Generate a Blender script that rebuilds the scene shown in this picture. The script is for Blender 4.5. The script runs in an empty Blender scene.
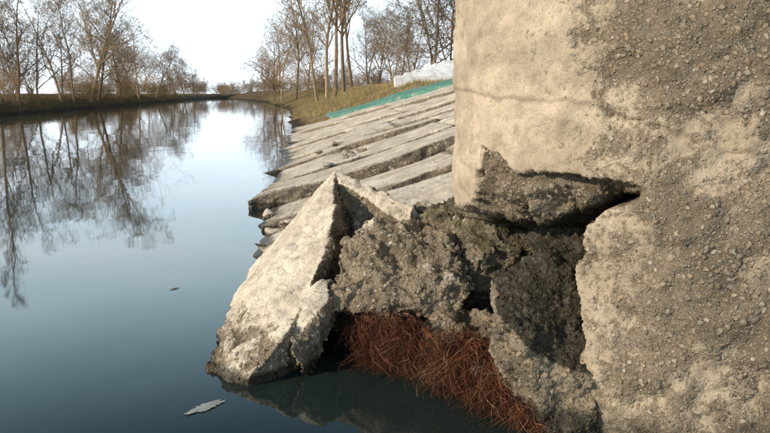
import bpy, bmesh, math, random
import numpy as np
from mathutils import Vector, noise, Quaternion
random.seed(7); np.random.seed(7)
scn=bpy.context.scene
scn.view_settings.view_transform='Standard'; scn.view_settings.look='None'; scn.view_settings.exposure=0

# ---------------- helpers ----------------
def link(o): scn.collection.objects.link(o); return o
def interp(x,xs,ys): return float(np.interp(x,xs,ys))
def sstep(a,b,x):
    t=min(1,max(0,(x-a)/(b-a))); return t*t*(3-2*t)
def fbm(p,s,o=4):
    return noise.fractal(Vector(p)*s,1.0,2.1,o)
def mesh_obj(name,verts,faces,mat=None,smooth=False,attrs=None):
    me=bpy.data.meshes.new(name); me.from_pydata([tuple(v) for v in verts],[],faces); me.update()
    if mat: me.materials.append(mat)
    if smooth: me.polygons.foreach_set('use_smooth',[True]*len(me.polygons))
    if attrs:
        for k,v in attrs.items():
            a=me.attributes.new(k,'FLOAT','POINT'); a.data.foreach_set('value',list(v))
    return link(bpy.data.objects.new(name,me))

class NT:
    def __init__(s,mat):
        s.t=mat.node_tree; s.t.nodes.clear()
    def n(s,typ,**k):
        nd=s.t.nodes.new(typ)
        for a,b in k.items(): setattr(nd,a,b)
        return nd
    def l(s,a,b): s.t.links.new(a,b)
    def setin(s,sock,v):
        if isinstance(v,bpy.types.NodeSocket): s.l(v,sock)
        else: sock.default_value=v
    def math(s,op,a,b=0.0,clamp=False):
        m=s.n('ShaderNodeMath',operation=op); m.use_clamp=clamp
        s.setin(m.inputs[0],a); s.setin(m.inputs[1],b); return m.outputs[0]
    def noise(s,vec,scale,detail=5,rough=.55,dist=0):
        m=s.n('ShaderNodeTexNoise'); s.l(vec,m.inputs['Vector'])
        m.inputs['Scale'].default_value=scale; m.inputs['Detail'].default_value=detail
        m.inputs['Roughness'].default_value=rough; m.inputs['Distortion'].default_value=dist
        return m
    def vor(s,vec,scale,feature='F1',rand=1):
        m=s.n('ShaderNodeTexVoronoi',feature=feature); s.l(vec,m.inputs['Vector'])
        m.inputs['Scale'].default_value=scale; m.inputs['Randomness'].default_value=rand
        return m
    def mix(s,f,a,b,blend='MIX'):
        m=s.n('ShaderNodeMix',data_type='RGBA',blend_type=blend)
        s.setin(m.inputs[0],f); s.setin(m.inputs[6],a); s.setin(m.inputs[7],b); return m.outputs[2]
    def mapr(s,v,a,b,c=0.0,d=1.0,smooth=True):
        m=s.n('ShaderNodeMapRange'); m.interpolation_type='SMOOTHSTEP' if smooth else 'LINEAR'
        s.setin(m.inputs[0],v)
        for i,x in zip((1,2,3,4),(a,b,c,d)): m.inputs[i].default_value=x
        return m.outputs[0]
    def ramp(s,f,stops,const=False):
        m=s.n('ShaderNodeValToRGB'); s.setin(m.inputs[0],f); r=m.color_ramp
        if const: r.interpolation='CONSTANT'
        while len(r.elements)<len(stops): r.elements.new(.5)
        for e,(p,c) in zip(r.elements,stops): e.position=p; e.color=(*c,1)
        return m.outputs[0]
    def attr(s,name):
        return s.n('ShaderNodeAttribute',attribute_name=name).outputs['Fac']
def newmat(name):
    m=bpy.data.materials.new(name); m.use_nodes=True; return m,NT(m)
def c4(r,g,b): return (r,g,b,1)

def concrete(name,disp=.011,scale=1.0,cement_a=(.40,.36,.30),cement_b=(.27,.24,.20),mat_a=(.19,.16,.122),mat_b=(.115,.095,.072),true_disp=True,thresh=.12,big=.30,stain=.5):
    m,t=newmat(name)
    tc=t.n('ShaderNodeTexCoord').outputs['Object']
    wn=t.noise(tc,22*scale,1)
    wv=t.n('ShaderNodeVectorMath',operation='MULTIPLY_ADD'); t.l(wn.outputs['Color'],wv.inputs[0]); wv.inputs[1].default_value=(.03/scale,)*3; t.l(tc,wv.inputs[2])
    v=wv.outputs[0]
    v1=t.vor(v,32*scale); v2=t.vor(v,74*scale)
    def sep(c):
        s=t.n('ShaderNodeSeparateColor'); t.l(c,s.inputs[0]); return s.outputs
    s1=sep(v1.outputs['Color']); s2=sep(v2.outputs['Color'])
    m1=t.math('MULTIPLY',t.mapr(v1.outputs['Distance'],.52,.36),t.mapr(s1[0],thresh+big,thresh+big+.02))
    m2=t.math('MULTIPLY',t.mapr(v2.outputs['Distance'],.52,.32),t.mapr(s2[0],thresh,thresh+.02))
    stops=[(0,(.12,.10,.08)),(.18,(.25,.195,.13)),(.34,(.34,.275,.20)),(.5,(.21,.19,.165)),(.66,(.41,.355,.28)),(.80,(.28,.20,.13)),(.93,(.47,.43,.36)),(1,(.17,.155,.13))]
    k1=t.ramp(s1[1],stops); k2=t.ramp(s2[1],stops)
    nb=t.noise(tc,3.0,4,.6); nf=t.noise(tc,80*scale,2,.7); ns=t.noise(tc,11,4,.68,.3)
    base=t.mix(t.mapr(nb.outputs['Fac'],.35,.65),c4(*mat_a),c4(*mat_b))
    col=t.mix(t.math('MULTIPLY',m2,.8),base,k2); col=t.mix(t.math('MULTIPLY',m1,.85),col,k1)
    col=t.mix(t.mapr(ns.outputs['Fac'],.45,.75,0,.6),col,c4(mat_b[0]*.75,mat_b[1]*.75,mat_b[2]*.68))
    col=t.mix(t.mapr(nf.outputs['Fac'],.5,.75,0,.35),col,c4(.05,.04,.03))
    cem=t.mix(t.mapr(nb.outputs['Fac'],.36,.62),c4(*cement_a),c4(*cement_b))
    cem=t.mix(t.mapr(ns.outputs['Fac'],.48,.72,0,stain),cem,c4(.20,.16,.11))
    cem=t.mix(t.mapr(nf.outputs['Fac'],.5,.68,0,stain*.75),cem,c4(.17,.14,.105))
    pit=t.math('MULTIPLY',t.mapr(v2.outputs['Distance'],.24,.12,0,.75),t.mapr(s2[2],.5,.55))
    cem=t.mix(pit,cem,c4(.11,.09,.07))
    skin=t.attr('skin')
    sk=t.math('ADD',skin,t.math('MULTIPLY',t.math('SUBTRACT',ns.outputs['Fac'],.5),1.5))
    sk=t.math('SUBTRACT',sk,t.math('MULTIPLY',m1,.22))
    sk=t.mapr(sk,.34,.62)
    col=t.mix(sk,col,cem)
    moss=t.attr('moss'); mm=t.mapr(t.math('ADD',moss,t.math('MULTIPLY',t.math('SUBTRACT',ns.outputs['Fac'],.5),1.2)),.42,.8,0,.8)
    col=t.mix(mm,col,t.mix(nf.outputs['Fac'],c4(.035,.040,.012),c4(.085,.08,.03)))
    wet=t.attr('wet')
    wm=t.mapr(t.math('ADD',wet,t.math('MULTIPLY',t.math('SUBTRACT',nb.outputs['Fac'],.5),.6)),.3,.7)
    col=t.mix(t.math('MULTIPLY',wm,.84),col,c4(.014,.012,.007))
    h=t.math('MAXIMUM',m1,t.math('MULTIPLY',m2,.6))
    h=t.math('MULTIPLY',h,t.math('SUBTRACT',1.0,t.math('MULTIPLY',sk,.88)))
    h=t.math('ADD',h,t.math('MULTIPLY',nf.outputs['Fac'],.35))
    h=t.math('ADD',h,t.math('MULTIPLY',ns.outputs['Fac'],.9))
    h=t.math('ADD',h,t.math('MULTIPLY',sk,.5))
    h=t.math('SUBTRACT',h,t.math('MULTIPLY',pit,.4))
    b=t.n('ShaderNodeBsdfPrincipled'); t.l(col,b.inputs['Base Color'])
    t.l(t.mapr(wm,0,1,.92,.5),b.inputs['Roughness']); b.inputs['Specular IOR Level'].default_value=.25
    o=t.n('ShaderNodeOutputMaterial')
    if true_disp:
        d=t.n('ShaderNodeDisplacement'); t.l(h,d.inputs['Height']); d.inputs['Scale'].default_value=disp; d.inputs['Midlevel'].default_value=.8
        t.l(d.outputs[0],o.inputs['Displacement']); m.displacement_method='BOTH'
    else:
        d=t.n('ShaderNodeBump'); t.l(h,d.inputs['Height']); d.inputs['Distance'].default_value=disp; d.inputs['Strength'].default_value=1
        t.l(d.outputs[0],b.inputs['Normal'])
    t.l(b.outputs[0],o.inputs[0]); return m

M_pier=concrete('pier_concrete',.009,1.3,cement_a=(.48,.405,.31),cement_b=(.35,.29,.22),big=.36,mat_a=(.20,.165,.122),mat_b=(.125,.102,.075))
M_rock=concrete('broken_concrete',.013,.95,cement_a=(.60,.55,.47),cement_b=(.46,.41,.34),big=.22,mat_a=(.24,.20,.145),mat_b=(.145,.118,.083),stain=.40)
M_slab=concrete('slab_concrete',.008,.55,cement_a=(.60,.55,.48),cement_b=(.42,.375,.31),true_disp=False,stain=.5)

# ---------------- world / sun ----------------
sun_dir=Vector((-.91,-.40,.42)).normalized()
el=math.asin(sun_dir.z); az=math.atan2(sun_dir.x,sun_dir.y)
w=bpy.data.worlds.new("World"); scn.world=w; w.use_nodes=True
t=NT(w)
sky=t.n('ShaderNodeTexSky',sky_type='NISHITA'); sky.sun_disc=False; sky.sun_elevation=el; sky.sun_rotation=az
sky.air_density=1.0; sky.dust_density=1.0; sky.ozone_density=1.5
tc=t.n('ShaderNodeTexCoord').outputs['Generated']
mp=t.n('ShaderNodeMapping'); t.l(tc,mp.inputs[0]); mp.inputs['Scale'].default_value=(1,1,3.2); mp.inputs['Location'].default_value=(.3,.2,.1)
cn=t.noise(mp.outputs[0],1.9,6,.55,.3)
sx=t.n('ShaderNodeSeparateXYZ'); t.l(tc,sx.inputs[0])
haze=t.ramp(sx.outputs[2],[(0,(.84,.92,1)),(.10,(.70,.86,1)),(.27,(.66,.90,1)),(.48,(.16,.34,.52))])
hz=t.mix(1.0,haze,c4(24,24,24),'MULTIPLY')
hf=t.mapr(sx.outputs[2],.30,.56,.95,.0)
col=t.mix(hf,sky.outputs[0],hz)
low=t.mapr(sx.outputs[2],.05,.36,.14,-.08)
cl=t.mapr(t.math('ADD',cn.outputs['Fac'],low),.48,.80)
col=t.mix(t.math('MULTIPLY',cl,.75),col,c4(22.0,22.8,23.4))
bg=t.n('ShaderNodeBackground'); t.l(col,bg.inputs[0]); bg.inputs[1].default_value=.085
o=t.n('ShaderNodeOutputWorld'); t.l(bg.outputs[0],o.inputs[0])
L=bpy.data.lights.new('sun','SUN'); L.energy=5.0; L.angle=math.radians(.5); L.color=(1,.84,.62)
lo=link(bpy.data.objects.new('sun',L)); lo.rotation_euler=(-sun_dir).to_track_quat('-Z','Y').to_euler()

# ---------------- camera ----------------
cam=bpy.data.cameras.new('camera'); cam.sensor_width=36; cam.lens=31.18; cam.clip_end=3000; cam.clip_start=.05
co=link(bpy.data.objects.new('camera',cam)); co.location=(0,0,1.6); co.rotation_euler=(math.radians(90-10.45),0,0); scn.camera=co

# ---------------- terrain ----------------
RY=[-60,0,3.0,4.0,4.9,26,66,128,220,240,400]; RX=[8,2.0,1.2,.5,-1.05,-3.67,-9.3,-23,-50,-56,-60]
LY=[-60,50,59,110,168,220,240,400]; LX=[-28,-28.5,-30,-39,-50,-57,-56,-50]
def XR(y): return interp(y,RY,RX)+(.5*noise.noise(Vector((y*.25,1,1))) if y>32 else 0)
def XL(y): return interp(y,LY,LX)+.5*noise.noise(Vector((y*.2,5,1)))
def ground_h(x,y):
    dr=x-XR(y); dl=XL(y)-x
    n=noise.fractal(Vector((x*.12,y*.12,3)),1,2,3)
    if dr>0 and dr>=dl:
        s=.35 if y<60 else .3
        z=min(s*dr,2.15+.10*sstep(40,90,y))
        z+=.16*n*min(1,dr/4)+.10*noise.noise(Vector((x*.6,y*.6,7)))*min(1,dr/2)
        if 4.9<y<31.3-1.75*max(dr,0) and dr<7: z-=.35
        if y<=4.9: z-=.12
        return z
    if dl>0:
        return min(.55*dl,1.05)+.25*n*min(1,dl/3)+.12*noise.noise(Vector((x*.5,y*.5,7)))*min(1,dl)+.006*min(dl,60)
    return -min(1.2,.5*min(-dr,-dl))-.02
def axis(segs):
    out=[]
    for a,b,s in segs: out+=list(np.arange(a,b,s))
    out.append(segs[-1][1]); return out
xs=axis([(-900,-200,50),(-200,-70,6),(-70,-22,.8),(-22,-9,1.0),(-9,10,.3),(10,40,2),(40,200,10),(200,900,50)])
ys=axis([(-60,0,4),(0,40,.3),(40,130,1.0),(130,260,4),(260,500,20),(500,1400,60)])
V=[(x,y,ground_h(x,y)) for y in ys for x in xs]
nx=len(xs)
F=[(j*nx+i,j*nx+i+1,(j+1)*nx+i+1,(j+1)*nx+i) for j in range(len(ys)-1) for i in range(nx-1)]
mg,t=newmat('bank_soil_grass')
tc=t.n('ShaderNodeTexCoord').outputs['Object']
n1=t.noise(tc,.6,5,.6); n2=t.noise(tc,9,5,.7)
g=t.mix(t.mapr(n1.outputs['Fac'],.36,.58),c4(.14,.125,.042),c4(.30,.22,.12))
g=t.mix(t.mapr(n2.outputs['Fac'],.4,.7,0,.6),g,c4(.09,.07,.035))
sx=t.n('ShaderNodeSeparateXYZ'); t.l(tc,sx.inputs[0])
bank_shade=t.mapr(sx.outputs[0],-26,-22,.85,0)  # left bank mask: shade of the slope put into the ground colour
g=t.mix(bank_shade,g,t.mix(n1.outputs['Fac'],c4(.05,.042,.017),c4(.13,.09,.05)))
mud=t.mapr(t.math('ADD',sx.outputs[2],t.math('MULTIPLY',n2.outputs['Fac'],.3)),.28,.5,1,0)
g=t.mix(mud,g,c4(.05,.038,.026))
b=t.n('ShaderNodeBsdfPrincipled'); t.l(g,b.inputs[0]); b.inputs['Roughness'].default_value=.95; b.inputs['Specular IOR Level'].default_value=.1
bm_=t.n('ShaderNodeBump'); t.l(n2.outputs['Fac'],bm_.inputs['Height']); bm_.inputs['Distance'].default_value=.12; t.l(bm_.outputs[0],b.inputs['Normal'])
o=t.n('ShaderNodeOutputMaterial'); t.l(b.outputs[0],o.inputs[0])
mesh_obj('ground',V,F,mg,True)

# ---------------- water ----------------
mw,t=newmat('river_water')
tc=t.n('ShaderNodeTexCoord').outputs['Object']
mp=t.n('ShaderNodeMapping'); t.l(tc,mp.inputs[0]); mp.inputs['Scale'].default_value=(1,.55,1)
a=t.noise(mp.outputs[0],.7,2,.5,.2); a2=t.noise(mp.outputs[0],5,3,.5); a3=t.noise(tc,.05,3,.5)
h=t.math('ADD',a.outputs['Fac'],t.math('MULTIPLY',t.math('MULTIPLY',a2.outputs['Fac'],t.mapr(a3.outputs['Fac'],.48,.62,.04,.45)),.30))
bu=t.n('ShaderNodeBump'); t.l(h,bu.inputs['Height']); bu.inputs['Distance'].default_value=.008; bu.inputs['Strength'].default_value=1
b=t.n('ShaderNodeBsdfPrincipled'); b.inputs[0].default_value=c4(.014,.024,.023); b.inputs['Roughness'].default_value=.03; b.inputs['IOR'].default_value=1.42
t.l(bu.outputs[0],b.inputs['Normal'])
o=t.n('ShaderNodeOutputMaterial'); t.l(b.outputs[0],o.inputs[0])
mesh_obj('river_water',[(-400,-60,0),(60,-60,0),(60,420,0),(-400,420,0)],[(0,1,2,3)],mw)

# ---------------- bridge pier ----------------
C=(1.95,4.12); R=1.5
phis=[math.radians(a) for a in list(np.arange(6,114,.32))+list(np.arange(114,366,4))]
zs=list(np.arange(-.6,2.35,.009))+list(np.arange(2.4,5.6,.2))
V=[];SK=[];WE=[];MO=[]
for z in zs:
    for ph in phis:
        d=math.degrees(ph)
        if d>180: d-=360
        ux,uy=-math.sin(ph),-math.cos(ph)
        q=(C[0]+R*ux,C[1]+R*uy,z)
        n1=fbm(q,3.2,4); n2=fbm((q[0]+9,q[1],q[2]),9,4)
        r=R; skin=0;wet=0;moss=0
        dj=d+3.0*n1+1.5*n2; zj=z+.035*n1+.02*n2
        seamz=1.60-.28*sstep(50,15,d)+.03*math.sin(ph*5)+.02*n2
        r+=.016*sstep(-.015,.015,z-seamz)
        r+=.020*n1+.014*n2
        zb=interp(dj,[30,36,48,58,66,71,76,96,112],[1.19,1.20,1.20,1.20,1.27,1.31,.96,.93,.9])
        zl=interp(dj,[30,36,48,58,72,80,112],[1.18,1.12,1.02,.94,.86,.84,.82])
        pm=interp(zj,[0,.5,1.0,1.12,1.25],[41,44,42.5,35,33])
        cav=sstep(-.9,.9,dj-pm)*(1-sstep(112,118,d))
        below=1-sstep(-.012,.012,zj-zb)
        k=min(1,max(0,(zb-zj)/max(.03,zb-zl)))
        rec=.045+.16*k
        deep=1-sstep(-.05,.03,zj-zl)
        r-=below*(rec*(1-deep)+.50*deep)*cav
        rough=max(below*cav,0)
        r+=rough*(.06*n1+.05*n2)
        right=1-sstep(30,58,dj+7*n1)
        r+=.02*right*(.4+n1)
        skin=1-rough-.03
        skin-=right*(.62+.42*n1)+ .05*right*sstep(1.25,1.0,z)
        skin-=.16*sstep(1.62,1.72,z)*sstep(80,50,d)
        skin=max(0,min(1,skin))
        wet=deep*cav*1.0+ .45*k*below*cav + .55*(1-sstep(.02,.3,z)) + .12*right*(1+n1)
        moss=.60*k*below*cav*(1-deep)+.34*right*sstep(.75,1.15,z)*sstep(1.6,1.3,z)+.2*n1
        V.append((C[0]+r*ux,C[1]+r*uy,z)); SK.append(skin); WE.append(min(1,wet)); MO.append(moss)
n=len(phis); F=[]
for j in range(len(zs)-1):
    for i in range(n):
        i2=(i+1)%n
        F.append((j*n+i2,j*n+i,(j+1)*n+i,(j+1)*n+i2))
F.append(tuple((len(zs)-1)*n+i for i in range(n))[::-1])
mesh_obj('bridge_pier',V,F,M_pier,True,{'skin':SK,'wet':WE,'moss':MO})

# ---------------- broken concrete pieces ----------------
def rock(name,hulls,mat,voxel=.012,amp=.03,skinf=None,wetf=None,mossf=None,facet=0):
    bm=bmesh.new()
    for pts in hulls:
        b2=bmesh.new()
        for p in pts: b2.verts.new(p)
        r=bmesh.ops.convex_hull(b2,input=b2.verts)
        bmesh.ops.delete(b2,geom=[g for g in r['geom_interior'] if isinstance(g,bmesh.types.BMVert)],context='VERTS')
        mm=bpy.data.meshes.new('t'); b2.to_mesh(mm); b2.free(); bm.from_mesh(mm); bpy.data.meshes.remove(mm)
    me=bpy.data.meshes.new('tmp'); bm.to_mesh(me); bm.free()
    ob=link(bpy.data.objects.new('tmp',me))
    md=ob.modifiers.new('r','REMESH'); md.mode='VOXEL'; md.voxel_size=voxel
    sm=ob.modifiers.new('s','SMOOTH'); sm.iterations=3
    dg=bpy.context.evaluated_depsgraph_get()
    m2=bpy.data.meshes.new_from_object(ob.evaluated_get(dg))
    bpy.data.objects.remove(ob); m2.name=name
    SK=[];WE=[];MO=[]; new=[]
    for v in m2.vertices:
        p=v.co.copy(); nn=v.normal.copy()
        a=fbm(p,2.6,5); b=fbm(p+Vector((5,2,1)),9,4)
        s=skinf(p,nn) if skinf else 0
        ch=noise.cell(p*4.5+Vector((a,a,b))*.6) if facet else 0
        k=1-.45*s
        new.append(p+nn*(amp*k*(1.2*a+.75*b)+facet*k*(ch-.5)))
        SK.append(s+.5*a+.2*b if s>0 else 0); WE.append(wetf(p,nn) if wetf else 0); MO.append(mossf(p,nn) if mossf else 0)
    for v,p in zip(m2.vertices,new): v.co=p
    for k_,vals in (('skin',SK),('wet',WE),('moss',MO)):
        at=m2.attributes.new(k_,'FLOAT','POINT'); at.data.foreach_set('value',vals)
    m2.materials.clear(); m2.materials.append(mat)
    m2.polygons.foreach_set('use_smooth',[True]*len(m2.polygons)); m2.update()
    return link(bpy.data.objects.new(name,m2))
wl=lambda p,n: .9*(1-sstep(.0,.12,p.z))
slab_h=[[(-.41,5.5,.98),(-.52,5.65,.86),(-.775,6.0,.52),(-.40,4.15,.56),(-.36,4.6,.72),(-1.14,5.1,.10),(-.72,4.5,.52),(-.95,4.3,.22),(-1.06,3.72,.03),(-1.03,3.6,-.2),(-.55,3.62,.26),(-.76,3.45,.05),(-.76,3.5,-.25),(-.35,4.4,.2),(-1.1,5.5,-.2),(-.5,3.7,-.0),(-.30,5.2,.35),(-.4,6.1,.2),(-1.12,6.0,.12)],
        [(-.41,5.5,.98),(-.36,5.3,.90),(.22,4.98,.76),(.18,5.08,.72),(-.42,5.62,.86),(.2,4.9,.60),(.2,5.2,.4),(-.4,5.3,.4),(-.4,5.8,.4)],
        [(-.5,3.9,.42),(-.34,4.0,.50),(-.33,3.8,.38),(-.55,3.55,.18),(-.45,3.6,-.05),(-.3,4.2,.2)]]
rock('broken_slab',slab_h,M_rock,.012,.042,lambda p,n: sstep(.1,.45,n.dot(Vector((-.55,-.15,.8)).normalized())-.35)*(.45+.65*sstep(.1,.45,p.z+.25*(p.y-4))),wl,lambda p,n:.35*(1-sstep(.05,.3,p.z)),.018)
bh=[[(-.37,3.9,.42),(-.27,4.3,.64),(0,4.6,.73),(.21,4.65,.74),(.47,4.25,.68),(.57,3.85,.47),(.41,3.78,.28),(.09,3.75,.29),(-.3,3.85,.32),(-.1,5.0,.5),(.45,4.9,.6),(.4,4.3,.2),(-.2,4.3,.25),(.3,3.85,.56),(-.05,3.88,.55)]]
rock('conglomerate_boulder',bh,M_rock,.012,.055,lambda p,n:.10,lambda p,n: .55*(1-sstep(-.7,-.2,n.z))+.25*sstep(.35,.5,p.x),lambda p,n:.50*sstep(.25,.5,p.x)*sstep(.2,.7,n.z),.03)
fb=[[(.579,3.42,.675),(1.03,3.37,.885),(1.0,2.98,.25),(.688,3.0,.412),(.532,3.15,.56),(.54,3.13,.42),(.70,2.96,.22),(.95,2.85,-.15),(.85,2.85,-.3),(.62,3.3,.1),(.95,3.6,.1),(1.4,3.6,-.3),(.7,3.6,.3),(.8,3.0,-.3),(1.35,3.5,.5)]]
rock('footing_block',fb,M_rock,.012,.035,lambda p,n:.15*sstep(.3,.7,-n.x)*sstep(.0,.3,p.z),lambda p,n:max(.98*sstep(.20,.5,n.z)*sstep(.18,.36,p.z),.98*(1-sstep(.0,.28,p.z)),.44),lambda p,n:.5*sstep(.3,.7,n.z),.02)
mh=[[(.3,4.7,.68),(.53,4.35,.80),(.75,4.2,.88),(.6,3.95,.66),(.5,4.0,.45),(1.1,4.4,.9),(1,4,.6),(.3,5.2,.70),(.9,5.2,.9),(.6,4.2,.1),(1,4,.1)]]
rock('mossy_rubble',mh,M_rock,.014,.06,None,lambda p,n:.45,lambda p,n:.62*sstep(.0,.6,n.z),.03)
uh=[[(-.5,4.6,.3),(-.45,4.4,-.3),(.45,3.98,.3),(.55,3.9,-.3),(0,4.15,.35),(.5,5,.4),(-.5,5,.3),(.8,4.4,.6),(.8,4.4,-.3)],
    [(.18,3.75,.3),(.22,3.52,.22),(.34,3.46,.27),(.45,3.46,.27),(.60,3.3,.18),(.83,3.03,0),(.24,3.48,-.2),(.9,3.0,-.3),(1,3.6,.3),(.5,3.85,.35),(.2,3.9,-.2)],
    [(-.12,3.85,.30),(-.02,3.74,.22),(.08,3.78,.28),(.0,3.78,.0),(-.1,3.9,-.2),(.12,3.9,-.2),(.1,4.1,.25)]]
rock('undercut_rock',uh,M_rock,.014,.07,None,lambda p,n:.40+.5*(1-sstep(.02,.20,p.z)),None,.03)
def chunk(cx,cy,cz,s,seed):
    rnd=random.Random(seed)
    return [(cx+rnd.uniform(-s,s),cy+rnd.uniform(-s,s),cz+rnd.uniform(-s*.5,s*.5)) for _ in range(12)]
rub=[chunk(x,y,z,s,i) for i,(x,y,z,s) in enumerate([(-.62,11.6,.50,.24),(-.40,11.9,.60,.17),(-.95,11.2,.42,.13),(-1.0,7.0,.20,.2),(.15,5.6,.55,.16),(-1.15,6.5,.06,.18),(-1.25,7.4,.03,.16),(-1.45,8.4,.08,.14),(.35,5.4,.68,.14),(.05,6.4,.55,.12),(-.6,6.9,.42,.11),(-.2,5.9,.45,.13),(-1.0,14.2,.55,.16),(-1.35,13.8,.40,.12)])]
rock('concrete_rubble',rub,M_rock,.016,.03,lambda p,n:.6*sstep(.3,.7,n.z),wl,None,.02)

# ---------------- revetment slabs ----------------
def XS(y): return -.65-.116*y
JY=[4.9,6.3,7.7,9.3,11.3,13.4,15.9,18.6,21.8,25.0,28.0,31.0]
JS=[interp(y,[4.9,8.5,10,12,14.2,16.5,19,22,25,28,31],[0,0,.05,-.08,-.3,-.6,-.95,-1.2,-1.45,-1.6,-1.75]) for y in JY]
def slab_geo(V,F,SK,WE,MO,y0,s0,y1,s1,u0,u1,dz0,dz1,raise_=0,th=.15,jag=.15,sk=.9,cell=.06,du=0):
    nu=max(4,int((u1-u0)/cell)); nv=max(4,int((y1-y0)/(cell*1.3)))
    base=len(V)
    def P(i,j,drop=0):
        fv=j/nv
        lo=u0+jag*noise.fractal(Vector((y0*3.1,fv*2.5+y0,1)),1,2,4)*1.5+du*(fv-.5)
        u=lo+(u1-lo)*i/nu
        g=.010
        yy0=y0+s0*u+g; yy1=y1+s1*u-g
        yy=yy0+(yy1-yy0)*fv
        e=.05*noise.fractal(Vector((u*2.2,y0,fv*2)),1,2,4)
        if j==0 or j==nv: yy+=e
        x=XS(yy)+u
        n1=noise.fractal(Vector((x*1.3,yy*1.3,y0)),1,2,4)
        z=.35*u+dz0*(1-fv)+dz1*fv+raise_*(1-sstep(0,2.2,u))+.03*n1+.025*math.sin(u*2.1+y0*5)
        edge=min(min(i,nu-i)*cell,min(j,nv-j)*cell)
        z-=.022*(1-sstep(0,.09,edge))*(1+n1)
        return (x,yy,z-drop),n1,edge,u
    for j in range(nv+1):
        for i in range(nu+1):
            p,n1,e,u=P(i,j); V.append(p); SK.append(sk-.40*(1-sstep(0,.12,e))+.30*n1-.30*(1-sstep(.1,.7,u))); WE.append(.8*(1-sstep(.02,.12,p[2]))+.22*(1-sstep(0,.12,e))+.12*n1); MO.append(.45*(1-sstep(0,.5,u))+.2*n1)
    for j in range(nv):
        for i in range(nu):
            a=base+j*(nu+1)+i; F.append((a,a+1,a+nu+2,a+nu+1))
    ring=[(i,0) for i in range(nu)]+[(nu,j) for j in range(nv)]+[(i,nv) for i in range(nu,0,-1)]+[(0,j) for j in range(nv,0,-1)]
    rb=len(V)
    for k in (.33,.66,1):
        for (i,j) in ring:
            p,n1,e,u=P(i,j)
            q=(p[0]+.03*noise.noise(Vector(p)*9+Vector((k*3,0,0))),p[1]+.03*noise.noise(Vector(p)*8+Vector((0,k*3,0))),p[2]-th*k)
            V.append(q); SK.append(.05); WE.append(.7*(1-sstep(.02,.12,q[2]))+.28); MO.append(0)
    m=len(ring)
    prev=[base+j*(nu+1)+i for i,j in ring]
    for k in range(3):
        cur=[rb+k*m+i for i in range(m)]
        for i in range(m):
            i2=(i+1)%m; F.append((prev[i],cur[i],cur[i2],prev[i2]))
        prev=cur
V=[];F=[];SK=[];WE=[];MO=[]
rnd=random.Random(3)
DZ=[(-.04,-.02,0,.05,0),(-.02,-.05,-.02,.02,0),(.02,-.07,0,.06,0),(.07,-.04,.11,-.10,.28),(.03,.00,.02,.05,.1),(.09,-.03,.02,-.14,.3),(.00,.04,0,.02,-.1),(.09,-.03,0,-.14,.2),(.01,.03,0,-.02,0),(.08,-.03,0,-.14,.2),(.02,0,0,-.1,0)]
for k in range(len(JY)-1):
    a,b_,r_,u0,du=DZ[k]
    cell=.05 if k<6 else .085
    split=2.2+1.4*rnd.random()
    if k in (7,9): split=6.3
    slab_geo(V,F,SK,WE,MO,JY[k],JS[k],JY[k+1],JS[k+1],u0,split,a,b_,r_,cell=cell,du=du,sk=rnd.uniform(.78,1.05),th=.2 if k==3 else .17)
    if split<6: slab_geo(V,F,SK,WE,MO,JY[k],JS[k],JY[k+1],JS[k+1],split+.03,6.3,a*.3+rnd.uniform(-.03,.05),b_*.5,0,cell=.085,jag=.01,sk=rnd.uniform(.78,1.05))
mesh_obj('concrete_revetment',V,F,M_slab,False,{'skin':SK,'wet':WE,'moss':MO})
mt,t=newmat('teal_paint')
tc=t.n('ShaderNodeTexCoord').outputs['Object']; n1=t.noise(tc,3,6,.7)
cc=t.mix(t.mapr(n1.outputs['Fac'],.4,.62),c4(.04,.18,.135),c4(.11,.23,.18)); cc=t.mix(t.mapr(n1.outputs['Fac'],.56,.64,0,.85),cc,c4(.28,.27,.22))
b=t.n('ShaderNodeBsdfPrincipled'); t.l(cc,b.inputs[0]); b.inputs['Roughness'].default_value=.7
o=t.n('ShaderNodeOutputMaterial'); t.l(b.outputs[0],o.inputs[0])
V=[];F=[];SK=[];WE=[];MO=[]
slab_geo(V,F,SK,WE,MO,31.1,-1.75,34.9,-1.75,1.6,6.3,.09,.09,0,.2,jag=.05,cell=.12)
mesh_obj('painted_slab_strip',V,F,mt,False)

# white concrete stairs on top of the bank
mwh,t=newmat('white_concrete')
tc=t.n('ShaderNodeTexCoord').outputs['Object']; n1=t.noise(tc,2.5,6,.7)
cc=t.mix(t.mapr(n1.outputs['Fac'],.4,.7),c4(.70,.71,.72),c4(.46,.46,.46))
b=t.n('ShaderNodeBsdfPrincipled'); t.l(cc,b.inputs[0]); b.inputs['Roughness'].default_value=.8
o=t.n('ShaderNodeOutputMaterial'); t.l(b.outputs[0],o.inputs[0])
bm=bmesh.new()
def box(x0,x1,y0,y1,z0,z1):
    r=bmesh.ops.create_cube(bm,size=1)
    for v in r['verts']: v.co=Vector(((x0+x1)/2+v.co.x*(x1-x0),(y0+y1)/2+v.co.y*(y1-y0),(z0+z1)/2+v.co.z*(z1-z0)))
for i in range(6):
    box(.5+i*.52,5.6+i*.02,34+i*.45,39+i*.01,1.9+(.003*i),2.40+.17*(i+.5))
bmesh.ops.bevel(bm,geom=bm.edges[:],offset=.02,segments=2,affect='EDGES')
me=bpy.data.meshes.new('white_concrete_stairs'); bm.to_mesh(me); bm.free(); me.materials.append(mwh); link(bpy.data.objects.new('white_concrete_stairs',me))

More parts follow.
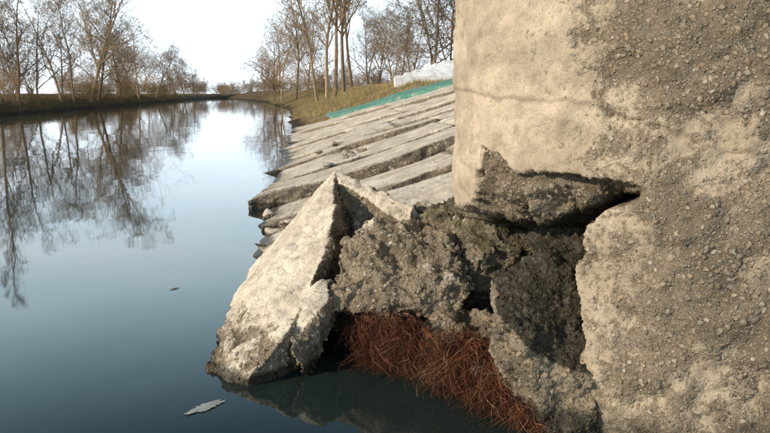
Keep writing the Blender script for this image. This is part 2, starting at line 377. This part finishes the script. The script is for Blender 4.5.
# ---------------- roots ----------------
mr,t=newmat('rusty_roots')
fa=t.attr('tone'); cc=t.ramp(fa,[(0,(.030,.014,.009)),(.4,(.10,.038,.021)),(.75,(.22,.085,.042)),(1,(.40,.25,.14))])
b=t.n('ShaderNodeBsdfPrincipled'); t.l(cc,b.inputs[0]); b.inputs['Roughness'].default_value=.85; b.inputs['Specular IOR Level'].default_value=.15
o=t.n('ShaderNodeOutputMaterial'); t.l(b.outputs[0],o.inputs[0])
def tubes(paths,sides=3):
    V=[];F=[];T=[]
    for pts,radii,tone in paths:
        base=len(V); m=len(pts)
        for i,p in enumerate(pts):
            d=(pts[min(i+1,m-1)]-pts[max(i-1,0)]).normalized()
            a=d.cross(Vector((.3,.9,.2))).normalized(); b_=d.cross(a)
            for s in range(sides):
                an=2*math.pi*s/sides; V.append(p+(a*math.cos(an)+b_*math.sin(an))*radii[i]); T.append(tone)
        for i in range(m-1):
            for s in range(sides):
                s2=(s+1)%sides
                F.append((base+i*sides+s,base+i*sides+s2,base+(i+1)*sides+s2,base+(i+1)*sides+s))
    return V,F,T
anch=[Vector(a) for a in [(-.14,3.80,.25),(-.04,3.71,.29),(.08,3.64,.30),(.18,3.54,.28),(.32,3.44,.29),(.44,3.39,.31),(.52,3.30,.29),(.58,3.20,.23),(.66,3.07,.14),(.74,2.97,.06)]]
paths=[]
rr_=random.Random(5)
for clump in range(240):
    f=rr_.random()*(len(anch)-1); i=min(int(f),len(anch)-2); a0=anch[i].lerp(anch[i+1],f-i)
    if .15<a0.x<.33 and rr_.random()<.72: continue
    a0=a0+Vector((rr_.gauss(0,.03),rr_.uniform(-.03,.04),rr_.uniform(-.19,.04)))
    flow=Vector((rr_.gauss(0,.5),-.10+rr_.gauss(0,.2),-1.0)); ln=rr_.uniform(.08,.25)*(1.15 if a0.x>.34 else 1); tone0=rr_.random()
    for s in range(rr_.randint(16,36)):
        p=a0+Vector((rr_.gauss(0,.026),rr_.gauss(0,.016),rr_.gauss(0,.03)))
        d=Vector([rr_.gauss(0,.6) for _ in range(3)])+Vector((0,-.4,-.2)); d.normalize()
        l=ln*rr_.uniform(.6,1.35); pts=[p.copy()]; m=10
        cur=Vector((0,0,0))
        for k in range(m):
            if k%2==0: cur=Vector((rr_.gauss(0,1.1),rr_.gauss(0,.6),rr_.gauss(0,.5)))
            d=(d*.6+(flow+cur)*.38).normalized()
            p=p+d*l/m
            if p.z<-.02: break
            pts.append(p.copy())
        if len(pts)<3: continue
        r0=rr_.uniform(.0009,.0023)
        paths.append((pts,[r0*(1-.6*k/len(pts)) for k in range(len(pts))],min(1,max(0,.10+.6*tone0+rr_.gauss(0,.2)))))
V,F,T=tubes(paths); mesh_obj('tangled_roots',V,F,mr,False,{'tone':T})

# ---------------- vegetation materials ----------------
def leafmat(name,a,b_,tr=.3):
    m,t=newmat(name); tc=t.n('ShaderNodeTexCoord').outputs['Object']; oi=t.n('ShaderNodeObjectInfo').outputs['Random']
    n1=t.noise(tc,1.5,2); f=t.math('ADD',n1.outputs['Fac'],t.math('MULTIPLY',t.math('SUBTRACT',oi,.5),.6))
    cc=t.mix(t.mapr(f,.3,.7),c4(*a),c4(*b_))
    b=t.n('ShaderNodeBsdfPrincipled'); t.l(cc,b.inputs[0]); b.inputs['Roughness'].default_value=.9; b.inputs['Specular IOR Level'].default_value=.1
    sh=b.outputs[0]
    if tr>0:
        tr_=t.n('ShaderNodeBsdfTranslucent'); t.l(cc,tr_.inputs[0]); mx=t.n('ShaderNodeMixShader'); mx.inputs[0].default_value=tr
        t.l(b.outputs[0],mx.inputs[1]); t.l(tr_.outputs[0],mx.inputs[2]); sh=mx.outputs[0]
    o=t.n('ShaderNodeOutputMaterial'); t.l(sh,o.inputs[0]); return m
M_bark=leafmat('bark',(.17,.12,.075),(.34,.245,.155),0)
M_bud=leafmat('spring_buds',(.24,.20,.06),(.38,.24,.11),.4)
M_grass=leafmat('grass_blades',(.17,.16,.05),(.42,.32,.16),.3)
M_lgrass=leafmat('dry_bank_plants',(.05,.045,.018),(.17,.12,.065),.2)

# ---------------- trees ----------------
def make_tree(seed,h,style,maxl=4):
    rnd=random.Random(seed); segs=[]; tips=[]
    def rv(s): return Vector((rnd.gauss(0,s),rnd.gauss(0,s),rnd.gauss(0,s)))
    def grow(p,d,l,r,lv,maxlv):
        ns=[9,6,4,3,2][lv]; trop=[.02,.06,.05,.03,.0][lv]*(1.8 if style=='tall' else 1); jit=[.06,.16,.2,.22,.25][lv]
        nc=[rnd.randint(14,18) if style=='tall' else rnd.randint(12,15),rnd.randint(6,9),rnd.randint(4,6),rnd.randint(2,4),0][lv]
        pts=[p.copy()]; rs=[r]; q=p.copy(); dd=d.copy(); dirs=[dd.copy()]
        for i in range(ns):
            dd=(dd+rv(jit)+Vector((0,0,trop))).normalized(); q=q+dd*l/ns; pts.append(q.copy()); rs.append(max(.008,r*(1-.86*(i+1)/ns))); dirs.append(dd.copy())
        for i in range(ns): segs.append((pts[i],pts[i+1],rs[i],rs[i+1],lv))
        if lv>=3: tips.append(pts[-1])
        if lv>=maxlv: return
        for c in range(nc):
            lo=.28 if lv==0 and style=='tall' else (.14 if lv==0 else .18)
            f=lo+(1-lo)*((c+rnd.random())/nc); k=min(ns-1,int(f*ns)); fr=f*ns-k
            bp=pts[k].lerp(pts[k+1],fr); br=rs[k]*(1-fr)+rs[k+1]*fr
            ax=dirs[k+1]; perp=ax.orthogonal().normalized()
            perp=Quaternion(ax,rnd.uniform(0,6.283)+c*2.4)@perp
            ang=math.radians(rnd.uniform(28,48) if style=='tall' else rnd.uniform(38,68))
            nd=(ax*math.cos(ang)+perp*math.sin(ang)).normalized()
            if lv==0: cl=h*(.27 if style=='tall' else .46)*(1.15-.75*f)
            else: cl=l*(.55 if lv<2 else .6)*(1.1-.5*f)
            grow(bp,nd,cl*rnd.uniform(.7,1.25),max(.009,min(br*.7,cl*.020)),lv+1,maxlv)
    if style=='shrub':
        for k in range(9):
            d=Vector((rnd.gauss(0,.45),rnd.gauss(0,.45),1)).normalized()
            grow(Vector((rnd.gauss(0,.4),rnd.gauss(0,.4),-.2)),d,h*rnd.uniform(.6,1),.03,1,maxl)
    else:
        lean=Vector((rnd.gauss(0,.10),rnd.gauss(0,.08),1)).normalized()
        grow(Vector((0,0,-.3)),lean,h*(.95 if style=='tall' else .85),h*.011,0,maxl)
        if style=='broad':
            grow(Vector((.1,.1,.5)),Vector((.35,.1,1)).normalized(),h*.7,h*.008,0,maxl)
    V=[];F=[];MI=[]
    for a,b_,r0,r1,lv in segs:
        sd=6 if lv==0 else (4 if lv==1 else 3); base=len(V)
        if maxl<4: r0*=1.6 if lv>1 else 1; r1*=1.6 if lv>1 else 1
        d=(b_-a).normalized(); u=d.orthogonal().normalized(); w_=d.cross(u)
        for p,r in ((a,r0),(b_,r1)):
            for s in range(sd):
                an=2*math.pi*s/sd; V.append(p+(u*math.cos(an)+w_*math.sin(an))*r)
        for s in range(sd):
            s2=(s+1)%sd; F.append((base+s,base+s2,base+sd+s2,base+sd+s)); MI.append(0)
    for tp in tips:
        if rnd.random()<(.6 if seed%2 else .2):
            base=len(V); s=rnd.uniform(.03,.08)
            for _ in range(3): V.append(tp+rv(s))
            F.append((base,base+1,base+2)); MI.append(1)
    me=bpy.data.meshes.new('bare_tree_mesh'); me.from_pydata([tuple(v) for v in V],[],F); me.materials.append(M_bark); me.materials.append(M_bud)
    me.polygons.foreach_set('material_index',MI); me.update(); return me
TB=[make_tree(s,16,'broad') for s in (1,2,3)]; TT=[make_tree(s,16,'tall') for s in (11,12,14)]; TS=[make_tree(s,4,'shrub') for s in (21,22)]
FB=[make_tree(s,16,'broad',3) for s in (31,32)]; FT=[make_tree(s,16,'tall',3) for s in (33,)]; FS=[make_tree(s,4,'shrub',3) for s in (41,)]
def place(me,name,x,y,s,rot=None,parent=None,lean=0):
    ob=link(bpy.data.objects.new(name,me)); ob.location=(x,y,ground_h(x,y)-.05); ob.scale=(s,s,s*random.uniform(.92,1.08))
    ob.rotation_euler=(random.gauss(0,.03),lean+random.gauss(0,.03),random.uniform(0,6.28) if rot is None else rot)
    if parent: ob.parent=parent
    return ob
for (px,y,s,k) in [(62,70,.75,'b'),(92,74,.8,'t'),(118,80,1.18,'b'),(130,84,1.1,'t'),(48,62,.6,'b'),(20,58,.8,'b'),(152,98,.95,'b'),(105,92,.9,'t'),(172,112,.85,'b'),(182,130,.8,'b'),(0,54,.9,'t'),(193,150,.85,'b'),(135,118,.8,'b'),(210,178,.85,'b')]:
    x=(px-385)/676*y; x=min(x,XL(y)-1.2)
    place(random.choice(TB if k=='b' else TT),'bare_tree',x,y,s)
for _ in range(6):
    y=random.uniform(20,110); x=XL(y)-random.uniform(10,25); place(random.choice(TT+TB),'bare_tree',x,y,random.uniform(.6,.8))
for (px,y,s,k) in [(268,112,.85,'b'),(282,100,.9,'b'),(296,88,1.1,'t'),(318,62,.95,'t'),(327,66,1.15,'t'),(335,58,1.05,'t'),(344,60,1.2,'t'),(352,75,1.1,'t'),(368,92,.75,'b'),(392,80,.7,'b'),(412,98,.8,'b'),(432,60,.9,'b'),(449,66,.8,'b'),(470,64,1.0,'b'),(308,120,1.0,'b'),(520,60,1.1,'b'),(620,50,1.1,'b'),(258,140,.7,'b'),(378,110,.9,'b'),(400,120,.9,'t')]:
    x=(px-385)/676*y; x=max(x,XR(y)+1.2)
    place(random.choice(TB if k=='b' else TT),'bare_tree',x,y,s,lean=-.08 if px<300 else 0)
for _ in range(18):
    y=random.uniform(65,115); x=XR(y)+random.uniform(3,30); place(random.choice(TS),'bare_shrub',x,y,random.uniform(.5,.9))
for _ in range(30):
    y=random.uniform(50,170); x=XL(y)-random.uniform(.8,6); place(random.choice(TS),'bare_shrub',x,y,random.uniform(.35,.8))
par=link(bpy.data.objects.new('distant_treeline',None))
for _ in range(120):
    y=random.uniform(130,340); x=random.uniform(-.62,.30)*y
    if XL(y)-1<x<XR(y)+2 and y<236: continue
    place(random.choice(FB+FT+FS),'far_tree',x,y,random.uniform(.45,.75),parent=par)
for _ in range(80):
    y=random.uniform(236,300); x=random.uniform(-.45,.0)*y
    place(random.choice(FS),'far_shrub',x,y,random.uniform(1.0,1.8),parent=par)

# ---------------- grass ----------------
V=[];F=[]
def blade(x,y,z,h,wd=1):
    b=len(V); a=random.uniform(0,6.28); w_=(.012+.02*h)*wd; dx,dy=math.cos(a)*w_,math.sin(a)*w_; lx,ly=random.gauss(0,.35)*h,random.gauss(0,.35)*h
    V.extend([(x-dx,y-dy,z-.02),(x+dx,y+dy,z-.02),(x+lx,y+ly,z+h)]); F.append((b,b+1,b+2))
cnt=0
while cnt<42000:
    y=22+90*random.random()**1.8; x=XR(y)+random.uniform(.2,14); u=x-XR(y)
    if y<35-1.75*u: continue
    if noise.noise(Vector((x*.7,y*.5,0)))<-.15: continue
    blade(x,y,ground_h(x,y),random.uniform(.06,.24)); cnt+=1
mesh_obj('bank_grass',V,F,M_grass)
V=[];F=[]
for _ in range(22000):
    y=random.uniform(40,170); x=XL(y)-random.uniform(.1,6)
    blade(x,y,ground_h(x,y),random.uniform(.15,.5))
mesh_obj('dry_bank_plants',V,F,M_lgrass)

# floating debris
def flake(name,cx,cy,s,col,seed):
    rnd=random.Random(seed); m,t=newmat(name+'_mat'); b=t.n('ShaderNodeBsdfPrincipled'); b.inputs['Roughness'].default_value=.8
    tc=t.n('ShaderNodeTexCoord').outputs['Object']; n1=t.noise(tc,30,4); cc=t.mix(n1.outputs['Fac'],c4(*col),c4(*[c*.6 for c in col])); t.l(cc,b.inputs[0])
    o=t.n('ShaderNodeOutputMaterial'); t.l(b.outputs[0],o.inputs[0])
    V=[(cx,cy,.008)];N=30
    for i in range(N):
        a=6.283*i/N; r=s*(.62+.38*rnd.random())*(1-.25*math.cos(2*a+1)); V.append((cx+r*math.cos(a)*1.1,cy+r*.55*math.sin(a)+.6*r*math.cos(a),.003+.003*rnd.random()))
    mesh_obj(name,V,[(0,i+1,(i+1)%N+1) for i in range(N)],m)
flake('floating_foam',-.93,3.22,.095,(.34,.38,.38),1)
flake('floating_leaf',-1.75,5.35,.035,(.22,.10,.06),2)
